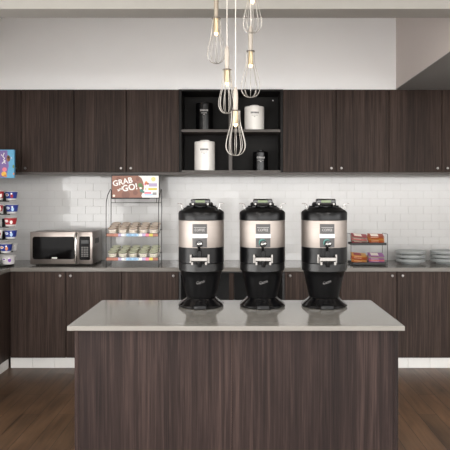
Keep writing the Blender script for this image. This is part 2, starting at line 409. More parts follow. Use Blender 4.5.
# ------------------------------------------------------------------ island
IX0, IX1, IY0, IY1 = X(67, 2.85), X(405, 2.85), 2.85, 3.585
t = thing('kitchen_island', 'large dark wood-grain island in the foreground carrying the coffee urns', 'island', (-0.01, 3.21, 0))
bx0, bx1, by0, by1, bz = X(74.5, 2.89) + 0.01, X(398.3, 2.89) + 0.01, 2.89 - 3.21, 3.55 - 3.21, ZT - 0.0245
b = MB(); b.box(bx0 + 0.021, bx1 - 0.021, by0 + 0.012, by1 - 0.012, 0.0, bz, 'island_wood'); b.build('body', t)
xs = X(232.3, 2.89) + 0.01
b = MB(); b.box(bx0 + 0.0215, xs - 0.0008, by0 + 0.001, by0 + 0.0115, 0.0, bz - 0.001, 'island_wood', 0.0008); b.build('front_panel', t)
b = MB(); b.box(xs + 0.0008, bx1 - 0.0215, by0 + 0.001, by0 + 0.0115, 0.0, bz - 0.001, 'island_wood', 0.0008); b.build('front_panel', t)
b = MB(); b.box(bx0, bx0 + 0.0205, by0, by1, 0.0, bz, 'island_wood', 0.001); b.build('end_panel', t)
b = MB(); b.box(bx1 - 0.0205, bx1, by0, by1, 0.0, bz, 'island_wood', 0.001); b.build('end_panel', t)
b = MB(); b.box(IX0, IX1, IY0, IY1, ZT - 0.0235, ZT, 'quartz', 0.002)
tag(b.build('island_countertop'), 'pale polished stone slab topping the dark island', 'countertop')

# ------------------------------------------------------------------ coffee urns
def urn(px, label, ring):
    D = 3.395
    t = thing('coffee_urn', label, 'coffee urn', (X(px, D), D, ZT + 0.0005), 'coffee urns on the island')
    R = 0.131
    b = MB()   # flared foot with flat facets
    b.lathe([(0.128, 0), (0.132, 0.004), (0.133, 0.013), (0.122, 0.022), (0.094, 0.044), (0.086, 0.054), (0.082, 0.054)], 'black_gloss', seg=12, smooth=False, phase=PI / 12)
    b.box(-0.036, 0.036, -0.131, -0.085, 0.0005, 0.024, 'black', 0.003)
    b.box(-0.034, -0.012, -0.1335, -0.128, 0.004, 0.016, 'black_mid', 0.001)
    b.build('base', t)
    b = MB()   # tapered pedestal
    b.lathe([(0.080, 0.0545), (0.086, 0.056), (0.092, 0.082), (0.1025, 0.133), (0.111, 0.172), (0.118, 0.200), (0.1245, 0.2065)], 'black', seg=48)
    def cone(u, v, w):
        zc = 0.150 + v; rr = 0.1025 + (zc - 0.133) * (0.218 if zc > 0.133 else 0.206) + w + 0.0010
        a = u / rr; return Vector((rr * math.sin(a), -rr * math.cos(a), zc))
    ca, sa = math.cos(0.24), math.sin(0.24)
    b.text('Curtis', 0.020, 'logo_grey', lambda u, v, w: cone(u * ca - v * sa, u * sa + v * ca, w), shear=0.35)
    b.tube([cone(-0.02, -0.012, 0), cone(-0.004, -0.0095, 0), cone(0.012, -0.004, 0)], 0.0006, 'logo_grey', 5)
    b.build('pedestal', t)
    b = MB()   # black lower shell, band at its foot
    b.lathe([(0.124, 0.207), (0.1295, 0.210), (0.1295, 0.2515), (0.1285, 0.2525)], 'black_mid', seg=48, cap=True)
    b.lathe([(0.1285, 0.253), (R, 0.256), (R, 0.3425)], 'black', seg=48)
    b.build('lower_shell', t)
    b = MB(); b.lathe([(R - 0.001, 0.343), (R - 0.0005, 0.3445), (R - 0.0005, 0.4925), (R - 0.001, 0.494)], 'steel', seg=64)
    def wrap(u, v, w):
        rr = R + 0.0003 + w; a = u / R; return Vector((rr * math.sin(a), -rr * math.cos(a), v))
    o = b.build('steel_band', t); o['label'] = 'brushed steel band with a grey label'
    def patch(b, u0, u1, v0, v1, m, w):
        tb = bmesh.new(); n = 10
        lo = [tb.verts.new(wrap(u0 + (u1 - u0) * k / n, v0, w)) for k in range(n + 1)]
        hi = [tb.verts.new(wrap(u0 + (u1 - u0) * k / n, v1, w)) for k in range(n + 1)]
        for k in range(n): tb.faces.new((lo[k], lo[k + 1], hi[k + 1], hi[k]))
        b.add(tb, m, True)
    b = MB()
    patch(b, -0.042, 0.040, 0.3465, 0.4765, 'label_grey', 0.0005)
    patch(b, -0.042, 0.041, 0.3995, 0.4205, 'white', 0.0012)
    patch(b, -0.034, 0.032, 0.4560, 0.4580, 'text_grey', 0.0010)
    b.text('COFFEE', 0.0200, 'text_grey', lambda u, v, w: wrap(u - 0.001, 0.4425 + v, w + 0.0010), xs=0.82)
    for k in range(9):   # small print on the strip
        u = -0.036 + k * 0.0082
        if k != 4: patch(b, u, u + 0.006, 0.4085, 0.4115, 'text_grey', 0.0016)
    b.build('label', o, normals=False)
    b = MB()   # shoulder
    b.lathe([(R - 0.002, 0.4945), (0.1325, 0.497), (0.1325, 0.535), (0.128, 0.544), (0.100, 0.564), (0.086, 0.570), (0.070, 0.570)], 'black', seg=48)
    for k in range(10):
        a = 2 * PI * k / 10 + 0.3
        b.box(-0.012, 0.012, -0.006, 0.006, 0.566, 0.578, 'black', 0.002, fn=lambda c, a=a: Vector((c.x * math.cos(a + PI / 2) - c.y * math.sin(a + PI / 2) + 0.080 * math.cos(a), c.x * math.sin(a + PI / 2) + c.y * math.cos(a + PI / 2) + 0.080 * math.sin(a), c.z)))
    b.build('shoulder', t)
    b = MB()   # round lid with display box
    b.lathe([(0.066, 0.5705), (0.070, 0.574), (0.070, 0.590), (0.060, 0.598), (0.0, 0.600)], 'black', seg=32)
    b.box(-0.055, 0.055, -0.088, -0.030, 0.5785, 0.616, 'black_gloss', 0.008, 3)
    for sg in (-1, 1):
        b.lathe([(0.006, 0), (0.006, 0.003), (0, 0.0035)], 'text_grey', seg=10, fn=lambda c, sg=sg: Vector((sg * 0.042 + c.x, -0.088 - c.z, 0.587 + c.y)))
    lid = b.build('lid', t)
    b = MB(); b.box(-0.028, 0.026, -0.0895, -0.0875, 0.5955, 0.6085, 'lcd', 0.0008); o = b.build('display', lid); o['label'] = 'small green display'
    for sg in (-1, 1):   # clear latches
        b = MB()
        b.tube([(sg * 0.100, -0.045, 0.565), (sg * 0.106, -0.047, 0.585), (sg * 0.112, -0.048, 0.588), (sg * 0.130, -0.048, 0.590), (sg * 0.133, -0.048, 0.586)], 0.0020, 'chrome', 6)
        b.box(min(sg * 0.103, sg * 0.116), max(sg * 0.103, sg * 0.116), -0.050, -0.046, 0.556, 0.582, 'clear', 0.001,
              fn=lambda c, sg=sg: Vector((c.x + sg * (0.584 - c.z) * -0.2, c.y, c.z)))
        b.build('latch', t)
    # faucet: knob, stem, bracket, spout
    b = MB()
    b.box(-0.014, 0.012, -0.151, -0.130, 0.288, 0.330, 'black', 0.003)
    b.tube([(-0.004, -0.143, 0.327), (-0.004, -0.150, 0.346), (-0.003, -0.156, 0.361)], [0.008, 0.007, 0.009], 'black', 10)
    b.lathe([(0.010, 0.0), (0.012, 0.012), (0.015, 0.03), (0.013, 0.045)], 'black', c=(0.0, -0.150, 0.239), seg=16)
    fa = b.build('faucet', t)
    b = MB()
    if ring:
        b.lathe([(0.0205, 0), (0.0205, 0.004), (0.0, 0.0042)], 'teal', seg=24, fn=lambda c: Vector((-0.006 + c.x, -0.149 - c.z, 0.375 + c.y)))
    b.lathe([(0.012, -0.002), (0.0185, 0.0), (0.0195, 0.006), (0.016, 0.011), (0, 0.012)], 'black_gloss', seg=24, fn=lambda c: Vector((-0.001 + c.x, -0.153 - c.z, 0.369 + c.y)))
    b.text('Curtis', 0.0115, 'white', lambda u, v, w: Vector((-0.001 + u * 0.98 - v * 0.17, -0.1655 - w, 0.369 + u * 0.17 + v * 0.98)), shear=0.35, bold=0.0003)
    o = b.build('handle_knob', fa, normals=True); o['label'] = 'round black tap knob with white script'
    b = MB()
    b.box(-0.046, 0.044, -0.178, -0.172, 0.275, 0.295, 'guard_steel', 0.0015)
    for sg, xx in ((-1, -0.046), (1, 0.041)):
        b.box(xx, xx + 0.003, -0.173, -0.118, 0.264, 0.297, 'guard_steel', 0.0008)
        xo = xx - 0.010 if sg < 0 else xx + 0.002
        b.box(xo, xo + 0.011, -0.131, -0.122, 0.259, 0.307, 'guard_steel', 0.001)
        b.box(xx + 0.001 if sg < 0 else xx - 0.010, xx + 0.012 if sg < 0 else xx + 0.001, -0.1765, -0.1725, 0.253, 0.271, 'guard_steel', 0.001)
    o = b.build('spout_guard', t); o['label'] = 'shiny steel guard around the spout'
    return t
urn(201.3, 'leftmost of the three black and steel coffee urns on the island', False)
urn(262.3, 'middle of the three black and steel coffee urns on the island', True)
urn(324.0, 'rightmost of the three black and steel coffee urns on the island', True)

# ------------------------------------------------------------------ microwave
D = 5.42
mx0, mx1 = X(30, D), X(92.5, D); mw = mx1 - mx0; mh = Z(231.8, D) - ZT - 0.014
t = thing('microwave', 'stainless steel microwave oven with dark window standing left on the back worktop', 'microwave', ((mx0 + mx1) / 2, D, ZT))
h0 = 0.013; hw = mw / 2
b = MB(); b.box(-hw, hw, 0.03, 0.37, h0, h0 + mh, 'oven_steel', 0.004, 2)
for k in range(7):
    b.box(hw - 0.0005, hw + 0.001, 0.10 + k * 0.022, 0.112 + k * 0.022, h0 + mh * 0.62, h0 + mh * 0.78, 'black_matte')
b.build('body', t)
dx = X(78.6, D) - (mx0 + mx1) / 2
b = MB(); b.box(-hw, dx - 0.001, 0.0, 0.0295, h0, h0 + mh, 'oven_steel', 0.004, 2); door = b.build('door', t)
def rrect(x0, x1, z0, z1, r, n=5):
    p = []
    for cx_, cz_, a0 in ((x1 - r, z0 + r, -PI / 2), (x1 - r, z1 - r, 0), (x0 + r, z1 - r, PI / 2), (x0 + r, z0 + r, PI)):
        for k in range(n + 1):
            a = a0 + PI / 2 * k / n; p.append((cx_ + r * math.cos(a), cz_ + r * math.sin(a)))
    return p
mc = (mx0 + mx1) / 2
lx = lambda px: X(px, D) - mc
lz = lambda py: Z(py, D) - ZT
b = MB(); b.prism(rrect(lx(32.6), lx(74.6), lz(259.2), lz(236.7), 0.022), -0.003, 0.001, 'glass_dark')
b.prism(rrect(lx(35), lx(72.5), lz(257.6), lz(238.4), 0.012), -0.0036, -0.003, 'glass_dark')
for k in range(5):   # mark on the window
    b.box(lx(52 + k * 1.1), lx(52.8 + k * 1.1), -0.0040, -0.0034, lz(258.7), lz(257.2), 'white')
o = b.build('window', door); o['label'] = 'dark glass window'
b = MB()
pts = [(lx(76.6), -0.002, h0 + 0.012), (lx(76.6), -0.022, h0 + 0.03), (lx(76.6), -0.030, h0 + mh * 0.3), (lx(76.6), -0.032, h0 + mh * 0.5), (lx(76.6), -0.030, h0 + mh * 0.7), (lx(76.6), -0.022, h0 + mh - 0.03), (lx(76.6), -0.002, h0 + mh - 0.012)]
b.tube(pts, 0.0135, 'chrome', 12)
o = b.build('handle', door); o['label'] = 'vertical chrome handle'
b = MB(); b.box(dx + 0.001, hw, 0.0, 0.0295, h0, h0 + mh, 'oven_steel', 0.004, 2)
b.prism(rrect(lx(79.6), lx(90.2), lz(260), lz(236.4), 0.012), -0.003, 0.001, 'glass_dark'); cp = b.build('control_panel', t)
b = MB(); b.box(lx(81.2), lx(88.6), -0.0042, -0.003, lz(243.6), lz(240.2), 'black_mid'); b.build('display', cp)
b = MB()
for r_ in range(6):
    for c_ in range(3):
        xa = 81.3 + c_ * 2.5
        b.box(lx(xa), lx(xa + 2.0), -0.0045, -0.003, lz(248.0 + r_ * 1.75), lz(246.8 + r_ * 1.75), 'grey_rack', 0.0003)
b.build('keypad', cp)
for sx_ in (-1, 1):
    for yy in (0.06, 0.33):
        b = MB(); b.lathe([(0.014, 0.0), (0.016, 0.004), (0.016, 0.0128)], 'black_matte', c=(sx_ * (hw - 0.05), yy, 0), seg=14); b.build('foot', t)

# ------------------------------------------------------------------ GRAB AND GO rack with snack cups
D0, D1 = 5.40, 5.61
rx0, rx1 = X(106.1, D0), X(158.6, D0); rc = (rx0 + rx1) / 2; rw = (rx1 - rx0) / 2
t = thing('snack_rack', 'black wire counter rack with a GRAB AND GO sign holding snack cups', 'rack', (rc, D0, ZT))
for sg in (-1, 1):
    x = sg * rw
    zt, zb = Z(203, D0) - ZT, Z(189.3, D1) - ZT
    b = MB()
    b.tube([(x, 0.0, 0.003), (x, 0.0, zt - 0.02), (x, 0.006, zt + 0.01), (x, 0.06, zt + 0.07), (x, 0.15, zb - 0.015), (x, 0.19, zb), (x, 0.207, zb - 0.004), (x, 0.21, zb - 0.02), (x, 0.21, 0.003)], 0.0034, 'wire', 8)
    b.tube([(x, 0.0, 0.006), (x, 0.21, 0.006)], 0.003, 'wire', 6)
    b.lathe([(0.0, 0), (0.006, 0.0), (0.006, 0.004), (0.0, 0.005)], 'wire', c=(x, 0, 0), seg=10)
    b.lathe([(0.0, 0), (0.006, 0.0), (0.006, 0.004), (0.0, 0.005)], 'wire', c=(x, 0.21, 0), seg=10)
    b.build('side_frame', t)
# sign
yS = 0.172; Ds = D0 + yS
s0, s1, sb, st = X(111.3, Ds) - rc, X(159.4, Ds) - rc, Z(198.6, Ds) - ZT, Z(174.6, Ds) - ZT
b = MB()
b.box(s0, s1, yS, yS + 0.012, sb, st, 'black_matte', 0.001)
SW, SH = s1 - s0, st - sb
def sp(u, v): return (s0 + u * SW, sb + v * SH)
y1_, y0_ = yS + 0.001, yS - 0.0008
b.prism([sp(0.015, 0.04), sp(0.985, 0.04), sp(0.985, 0.95), sp(0.015, 0.95)], yS - 0.0004, y1_, 'white')
arc = [sp(0.015, 0.04), sp(0.645, 0.04)] + [sp(0.60 + 0.08 * math.sin(k / 10 * PI), 0.04 + 0.91 * k / 10) for k in range(1, 10)] + [sp(0.56, 0.95), sp(0.015, 0.95)]
b.prism(arc, y0_, y1_, 'brown')
for u, v, r_, m_ in ((0.3, 0.16, 0.10, 'brown2'), (0.48, 0.6, 0.07, 'brown2'), (0.15, 0.80, 0.06, 'brown2'), (0.5, 0.24, 0.06, 'brown2'), (0.55, 0.82, 0.05, 'brown2'),
                     (0.055, 0.12, 0.03, 'cream'), (0.60, 0.56, 0.055, 'leafgreen'), (0.64, 0.50, 0.03, 'leafgreen'), (0.63, 0.33, 0.042, 'tealgreen'), (0.67, 0.27, 0.025, 'tealgreen'), (0.61, 0.44, 0.03, 'cream'),
                     (0.875, 0.81, 0.055, 'paleyellow'), (0.725, 0.66, 0.035, 'orange'), (0.71, 0.60, 0.03, 'pink'), (0.76, 0.62, 0.028, 'salmon'), (0.715, 0.40, 0.016, 'yellow')):
    x_, z_ = sp(u, v); rr = r_ * SW * 0.85; b.disc(x_, z_, rr, rr, y0_ - 0.0006, y1_, m_)
for u0, u1, v0, v1, m_ in ((0.78, 0.95, 0.50, 0.64, 'lilac'), (0.77, 0.95, 0.355, 0.44, 'yellow'), (0.69, 0.83, 0.20, 0.27, 'pink'), (0.69, 0.86, 0.13, 0.19, 'lightblue'), (0.86, 0.94, 0.15, 0.26, 'text_grey')):
    b.prism([sp(u0, v0), sp(u1, v0), sp(u1, v1), sp(u0, v1)], y0_ - 0.0006, y1_, m_)
def lay(cu, cv, a):
    x_, z_ = sp(cu, cv); ca, sa = math.cos(a), math.sin(a)
    return lambda u, v, w: Vector((x_ + u * ca - v * sa, yS - 0.0016 - w, z_ + u * sa + v * ca))
b.text('GRAB', 0.074, 'white', lay(0.235, 0.69, 0.20), bold=0.0018)
b.text('and', 0.040, 'white', lay(0.185, 0.40, 0.45), bold=0.0010)
b.text('GO!', 0.082, 'white', lay(0.385, 0.455, 0.17), bold=0.0022)
b.box(s0 + 0.17 * SW, s0 + 0.80 * SW, yS - 0.004, yS + 0.006, sb + 0.955 * SH, st + 0.006, 'black_matte')
b.box(s0 + 0.005, s0 + 0.80 * SW, yS - 0.004, yS + 0.006, sb - 0.004, sb + 0.04 * SH, 'black_matte')
b.build('sign_board', t)
for sg in (-1, 1):
    xa = s0 + 0.03 if sg < 0 else s1 - 0.03
    b = MB(); b.tube([(xa, 0.204, sb - 0.04), (xa, 0.19, sb + 0.02), (xa, 0.19, st - 0.02)], 0.003, 'wire', 6); b.build('sign_post', t)
b = MB(); b.tube([(-rw, 0.21, sb - 0.04), (rw, 0.21, sb - 0.04)], 0.003, 'wire', 6); b.build('cross_wire', t)
SL = 0.20; ang = math.atan(SL); ca_, sa_ = math.cos(ang), math.sin(ang)
shelves = []
for zstrip, kind in ((233.4, 'upper'), (257.4, 'lower')):
    zf = Z(zstrip + 3.3, D0) - ZT
    sh_ = MB()
    ln = 0.262
    for k in range(13):
        x = -rw + 0.012 + (2 * rw - 0.024) * k / 12
        sh_.tube([(x, 0.004, zf + 0.006), (x, 0.004 + ln * ca_, zf + 0.006 + ln * sa_)], 0.002, 'wire', 6)
    for yy in (0.012, 0.13, 0.252):
        sh_.tube([(-rw, yy * ca_, zf + 0.0025 + yy * sa_), (rw, yy * ca_, zf + 0.0025 + yy * sa_)], 0.0025, 'wire', 6)
    sh_.tube([(-rw, -0.001, zf + 0.022), (rw, -0.001, zf + 0.022)], 0.0022, 'wire', 6)
    so = sh_.build('shelf', t)
    b = MB(); b.box(-rw + 0.004, rw - 0.004, -0.006, -0.0035, zf, zf + 0.032, 'black_matte')
    W2 = rw - 0.006
    cols = [('strip_orange', -1, -.72), ('salmon', -.72, -.55), ('lilac', -.55, -.42), ('white', -.42, -.24), ('lightblue', -.24, .22), ('white', .22, .38), ('lilac', .38, .52), ('pink', .52, .66), ('yellow', .66, .80), ('strip_orange', .80, 1)]
    for m_, a0, a1 in cols:
        b.box(a0 * W2, a1 * W2, -0.0066, -0.0058, zf + 0.003, zf + 0.029, m_)
    for k in range(9):
        xx = (-0.30 + k * 0.065) * W2
        b.box(xx, xx + 0.04 * W2, -0.0072, -0.0064, zf + 0.010, zf + 0.022, 'skyblue' if k % 3 else 'blue')
    so2 = b.build('price_strip', so); so2['label'] = 'coloured promotional strip along the shelf front'
    shelves.append((zf, kind))
def make_cup(name, label, cat, rim, lidm, rim2, group, r0=0.032, r1=0.0420, h=0.064):
    o = thing(name, label, cat, (0, 0, 0), group)
    b = MB(); b.lathe([(r0, 0), (r0 + 0.001, 0.002), (r1 - 0.001, h - 0.012), (r1, h - 0.010)], 'cream', seg=18)
    for k in range(7):
        a = -PI / 2 + (k - 3) * 0.23; z0 = 0.026 + 0.006 * (k % 2)
        rr = r0 + (r1 - r0) * z0 / h + 0.0012
        b.box(-0.003, 0.003, -0.0008, 0.0008, z0, z0 + 0.012, rim, fn=lambda c, a=a, rr=rr: Vector((rr * math.cos(a) - c.x * math.sin(a) + c.y * math.cos(a), rr * math.sin(a) + c.x * math.cos(a) + c.y * math.sin(a), c.z)))
    b.build('cup_body', o)
    b = MB(); b.lathe([(r1 - 0.002, h - 0.0095), (r1 + 0.0015, h - 0.008), (r1 + 0.0015, h - 0.004), (r1 + 0.0005, h - 0.002)], rim2, seg=18)
    b.lathe([(r1 - 0.0005, h - 0.0018), (r1 - 0.003, h + 0.001), (0, h + 0.0014)], lidm, seg=18)
    b.build('lid', o); return o
ordn = ['first', 'second', 'third', 'fourth', 'fifth']
rows = ['front', 'middle', 'back']
for zf, kind in shelves:
    lidn, lm, rm, r2 = ('tan', 'tan', 'tan', 'rim_shade_brown') if kind == 'upper' else ('green', 'olive', 'olive', 'rim_shade_olive')  # last colour: brownish rim, darkened with the shade between cup rows
    lab = lambda j, i: 'snack cup with %s lid, %s rack shelf, %s row, %s from left' % (lidn, kind, rows[j], ordn[i])
    grp = 'snack cups on the %s shelf of the sign rack' % kind
    c0 = None
    for j in range(3):
        for i in range(5):
            d = 0.048 + j * 0.0885
            u = 0.0085
            loc = (rc + (-2 + i) * 0.0945, D0 + d * ca_ - u * sa_ + 0.003, ZT + zf + 0.002 + d * sa_ + u * ca_ - 0.0005)
            rt = (ang, 0, random.uniform(-0.5, 0.5))
            if c0 is None:
                c0 = make_cup('snack_cup', lab(j, i), 'snack cup', rm, lm, r2, grp); c0.rotation_mode = 'ZYX'; c0.location = loc; c0.rotation_euler = rt
            else: dup(c0, loc, lab(j, i), rt)
# ------------------------------------------------------------------ canisters in the open shelves
def canister(px, pyt, pyb, hwpx, m, label, zbase, blk, y=5.755):
    t = thing('canister', label, 'canister', (X(px, y), y, zbase + 0.0006), 'canisters in the open shelves')
    r = hwpx * y / F; h = (pyb - pyt) * y / F * 0.985
    hb = h - 0.020
    b = MB(); b.lathe([(r - 0.004, 0), (r, 0.004), (r, hb - 0.004), (r - 0.003, hb)], m, seg=40)
    pm = 'text_grey' if blk else 'text_dark'
    def wrap(u, v, w=0.0006):
        a = u / r; return Vector(((r + w) * math.sin(a), -(r + w) * math.cos(a), v))
    zt = hb * 0.70 if h > 0.22 else hb * 0.66
    for k in range(6):   # small printed marks, too small to read in the photo
        u = (k - 3) * 0.0135 + 0.003
        b.box(0, 1, 0, 1, 0, 1, pm, fn=lambda c, u=u: wrap(u + c.x * 0.0105, zt + c.z * 0.017, 0.0006 - c.y * 0.001))
    for k in range(5):
        u = (k - 2.5) * 0.012 + 0.002
        b.box(0, 1, 0, 1, 0, 1, 'text_grey', fn=lambda c, u=u: wrap(u + c.x * 0.009, zt - 0.020 + c.z * 0.006, 0.0006 - c.y * 0.001))
    b.box(0, 1, 0, 1, 0, 1, 'text_grey', fn=lambda c: wrap(-0.007 + c.x * 0.014, zt - 0.034 + c.z * 0.007, 0.0006 - c.y * 0.001))
    b.build('jar', t)
    b = MB(); b.lathe([(r - 0.002, hb + 0.0005), (r - 0.001, hb + 0.004), (r * 0.72, hb + 0.010), (r * 0.5, hb + 0.011), (r * 0.47, hb + 0.013), (r * 0.47, hb + 0.019), (r * 0.42, hb + 0.021), (0, hb + 0.0215)], m, seg=32)
    b.build('lid', t)
canister(204.4, 99.3, 128.6, 8.6, 'ceramic_black', 'tall black canister on the upper left open shelf', shelf_z, True)
canister(204.7, 140.0, 171.0, 10.3, 'ceramic_white', 'tall white canister in the lower left open cubby', bottom_z, False)
canister(254.3, 102.8, 128.6, 9.9, 'ceramic_white', 'white canister on the upper right open shelf', shelf_z, False)
canister(260.4, 150.2, 171.0, 7.6, 'ceramic_black', 'short black canister in the lower right open cubby', bottom_z, True)

# ------------------------------------------------------------------ packet rack, right
D0, D1 = 5.44, 5.64
rx0, rx1 = X(351, D0), X(387.6, D0); rc = (rx0 + rx1) / 2; rw = (rx1 - rx0) / 2
t = thing('packet_rack', 'small two-tier black wire rack of snack packets on the right worktop', 'rack', (rc, D0, ZT))
for sg in (-1, 1):
    x = sg * rw; zt = Z(234.2, D0) - ZT
    b = MB()
    b.tube([(x, 0, 0.003), (x, 0, zt - 0.012), (x, 0.006, zt - 0.002), (x, 0.02, zt), (x, 0.18, zt), (x, 0.194, zt - 0.002), (x, 0.20, zt - 0.012), (x, 0.20, 0.003)], 0.0026, 'wire', 8)
    b.tube([(x, 0, 0.008), (x, 0.2, 0.008)], 0.0025, 'wire', 6)
    b.build('side_frame', t)
trays = []
for yp, kind in ((245.3, 'upper'), (264.8, 'lower')):
    zf = max(Z(yp, D0) - ZT, 0.006)
    b = MB()
    tw_ = rw - 0.0045
    b.box(-tw_ + 0.012, tw_ - 0.004, 0.0, 0.004, zf, zf + 0.024, 'black_matte', 0.001)
    b.box(-tw_ + 0.002, tw_ - 0.002, 0.0042, 0.19, zf, zf + 0.004, 'black_matte', 0.0005)
    b.tube([(-rw, 0.16, zf + 0.002), (rw, 0.16, zf + 0.002)], 0.002, 'wire', 6)
    b.tube([(-rw, 0.03, zf + 0.002), (rw, 0.03, zf + 0.002)], 0.002, 'wire', 6)
    b.box(-tw_ + 0.002, tw_ - 0.002, 0.186, 0.19, zf + 0.0042, zf + 0.02, 'black_matte', 0.0005)
    b.build('tray', t); trays.append((zf, kind))
packmats = {}
def pack_mesh(colors):
    b = MB()
    w, d, th_ = 0.146, 0.105, 0.0095
    tb = bmesh.new(); nx, ny = 8, 6; top, bot = [], []
    for j in range(ny + 1):
        for i in range(nx + 1):
            u, v = i / nx * 2 - 1, j / ny * 2 - 1
            e = max(0, 1 - abs(u) ** 4) * max(0, 1 - abs(v) ** 4)
            top.append(tb.verts.new((u * w / 2, v * d / 2, 0.0006 + th_ / 2 * e))); bot.append(tb.verts.new((u * w / 2, v * d / 2, -0.0006 - th_ / 2 * e)))
    q = lambda j, i: j * (nx + 1) + i
    for j in range(ny):
        for i in range(nx):
            tb.faces.new((top[q(j, i)], top[q(j, i + 1)], top[q(j + 1, i + 1)], top[q(j + 1, i)]))
            tb.faces.new((bot[q(j, i)], bot[q(j + 1, i)], bot[q(j + 1, i + 1)], bot[q(j, i + 1)]))
    for i in range(nx):
        tb.faces.new((top[q(0, i + 1)], top[q(0, i)], bot[q(0, i)], bot[q(0, i + 1)])); tb.faces.new((top[q(ny, i)], top[q(ny, i + 1)], bot[q(ny, i + 1)], bot[q(ny, i)]))
    for j in range(ny):
        tb.faces.new((top[q(j, 0)], top[q(j + 1, 0)], bot[q(j + 1, 0)], bot[q(j, 0)])); tb.faces.new((top[q(j + 1, nx)], top[q(j, nx)], bot[q(j, nx)], bot[q(j + 1, nx)]))
    b.add(tb, colors[0], True)
    b.box(-0.05, 0.02, -0.035, 0.03, th_ / 2 - 0.0005, th_ / 2 + 0.0010, colors[1])
    return b
names = {'packred': 'red', 'packpink': 'pink', 'packorange': 'orange', 'packgold': 'gold', 'packpurple': 'purple', 'packgrey': 'grey', 'packrust': 'rust'}
piles = {('upper', 0): ['packred', 'packgrey', 'packpink', 'packgrey', 'packred'],
         ('upper', 1): ['packrust', 'packorange', 'packgold', 'packorange', 'packrust'],
         ('lower', 0): ['packorange', 'packgold', 'packrust', 'packorange', 'packgold'],
         ('lower', 1): ['packpurple', 'packpink', 'packpurple', 'packgrey', 'packpurple']}
tiers = ['bottom', 'second', 'third', 'fourth', 'fifth', 'sixth']
tilt = 0.30
for zf, kind in trays:
    for s in (0, 1):
        cols = piles[(kind, s)]
        for k, cm in enumerate(cols):
            o = pack_mesh((cm, {'packgrey': 'packred', 'packgold': 'packred'}.get(cm, 'cream'))).build('snack_packet')
            step = 0.0136
            o.location = (rc + (-0.078 if s == 0 else 0.078) + random.uniform(-0.004, 0.004), D0 + 0.088 + k * 0.002, ZT + zf + 0.031 + k * step)
            o.rotation_euler = (tilt * 0.9, (0.09 if s == 0 else 0.03) + random.uniform(-0.005, 0.005), random.uniform(-0.04, 0.04))
            side = 'left' if s == 0 else 'right'
            tn = 'topmost' if k == len(cols) - 1 else tiers[k] + (' from bottom' if k else '')
            tag(o, '%s snack packet, %s in %s pile of the %s packet rack tray' % (names[cm], tn, side, kind), 'snack packet', 'packets in the wire rack')

# ------------------------------------------------------------------ stacked dishes
def dish(loc, r, label):
    b = MB()
    b.lathe([(0.0, 0.010), (r * 0.50, 0.010), (r * 0.53, 0.0), (r * 0.60, 0.0), (r * 0.63, 0.014), (r * 0.84, 0.018), (r * 0.985, 0.022), (r, 0.026), (r, 0.046), (r * 0.985, 0.048), (r * 0.80, 0.0395), (r * 0.66, 0.036), (0.0, 0.035)], 'plate', seg=48)
    o = b.build('dish', None, loc); tag(o, label, 'dish', 'grey dishes stacked on the right worktop'); return o
posn = ['bottom', 'middle', 'top']
for k in range(3):
    dish((X(410.5, 5.62), 5.62, ZT + 0.0006 + k * 0.0385), 0.139, '%s grey dish of the stack beside the packet rack' % posn[k])
for k in range(3):
    dish((X(445.5, 5.64), 5.64, ZT + 0.0006 + k * 0.0372), 0.142, '%s grey dish of the stack cut off by the right edge' % posn[k])

# ------------------------------------------------------------------ cereal cup stand, far left
D = 5.42
sxc = X(-7, D)
t = thing('cereal_stand', 'tall black stand of cereal cups with a purple and blue header in left corner', 'display stand', (sxc, D, ZT))
b = MB(); b.lathe([(0.17, 0.0), (0.185, 0.004), (0.185, 0.016), (0.175, 0.020), (0.0, 0.020)], 'black', seg=32); b.build('base', t)
b = MB(); b.lathe([(0.016, 0.0205), (0.016, 0.85)], 'black', seg=16); b.build('pole', t)
hz0, hz1 = Z(178, D - 0.1) - ZT, Z(149.7, D - 0.1) - ZT
b = MB()
hx0, hx1 = -0.34, X(14.3, D - 0.1) - sxc
b.box(hx0, hx1, -0.105, -0.075, hz0, hz1, 'skyblue', 0.002)
hH = hz1 - hz0; Dh = D - 0.105
def hp(px, py): return (X(px, Dh) - sxc, Z(py, Dh) - ZT)
yy0, yy1 = -0.1058, -0.103
b.prism([(hx0 + 0.004, hz0 + 0.004), hp(6.2, 177.4), hp(8.8, 166), hp(7.2, 150.4), (hx0 + 0.004, hz1 - 0.004)], yy0, yy1, 'purple')
for px, py, rx_, rz_, m_ in ((8.4, 158.5, 1.9, 3.2, 'foodbrown'), (8.8, 157.5, 0.8, 1.2, 'tan'), (4.5, 169.5, 2.2, 2.2, 'pink'), (4.0, 174.0, 2.6, 2.4, 'gold'), (5.4, 176.0, 1.6, 1.2, 'orange'),
                             (13.4, 166.5, 0.9, 1.6, 'leafgreen'), (13.6, 173.8, 0.7, 0.9, 'orange'), (11.4, 158.0, 0.7, 1.1, 'lightblue')):
    x_, z_ = hp(px, py); b.disc(x_, z_, rx_ * Dh / F, rz_ * Dh / F, yy0 - 0.0008, yy1, m_)
def stroke(pp): b.tube([(hp(*q)[0], yy0 - 0.0006, hp(*q)[1]) for q in pp], 0.0045, 'white', 6)
stroke([(1.5, 154.5), (3.0, 156.8), (4.2, 152.8)]); stroke([(3.0, 156.8), (4.6, 158.2), (3.6, 160.0), (5.4, 161.0)])
stroke([(5.4, 161.0), (3.6, 162.0), (2.2, 163.6)]); stroke([(4.4, 162.0), (5.6, 163.6)])
b.build('header_sign', t)
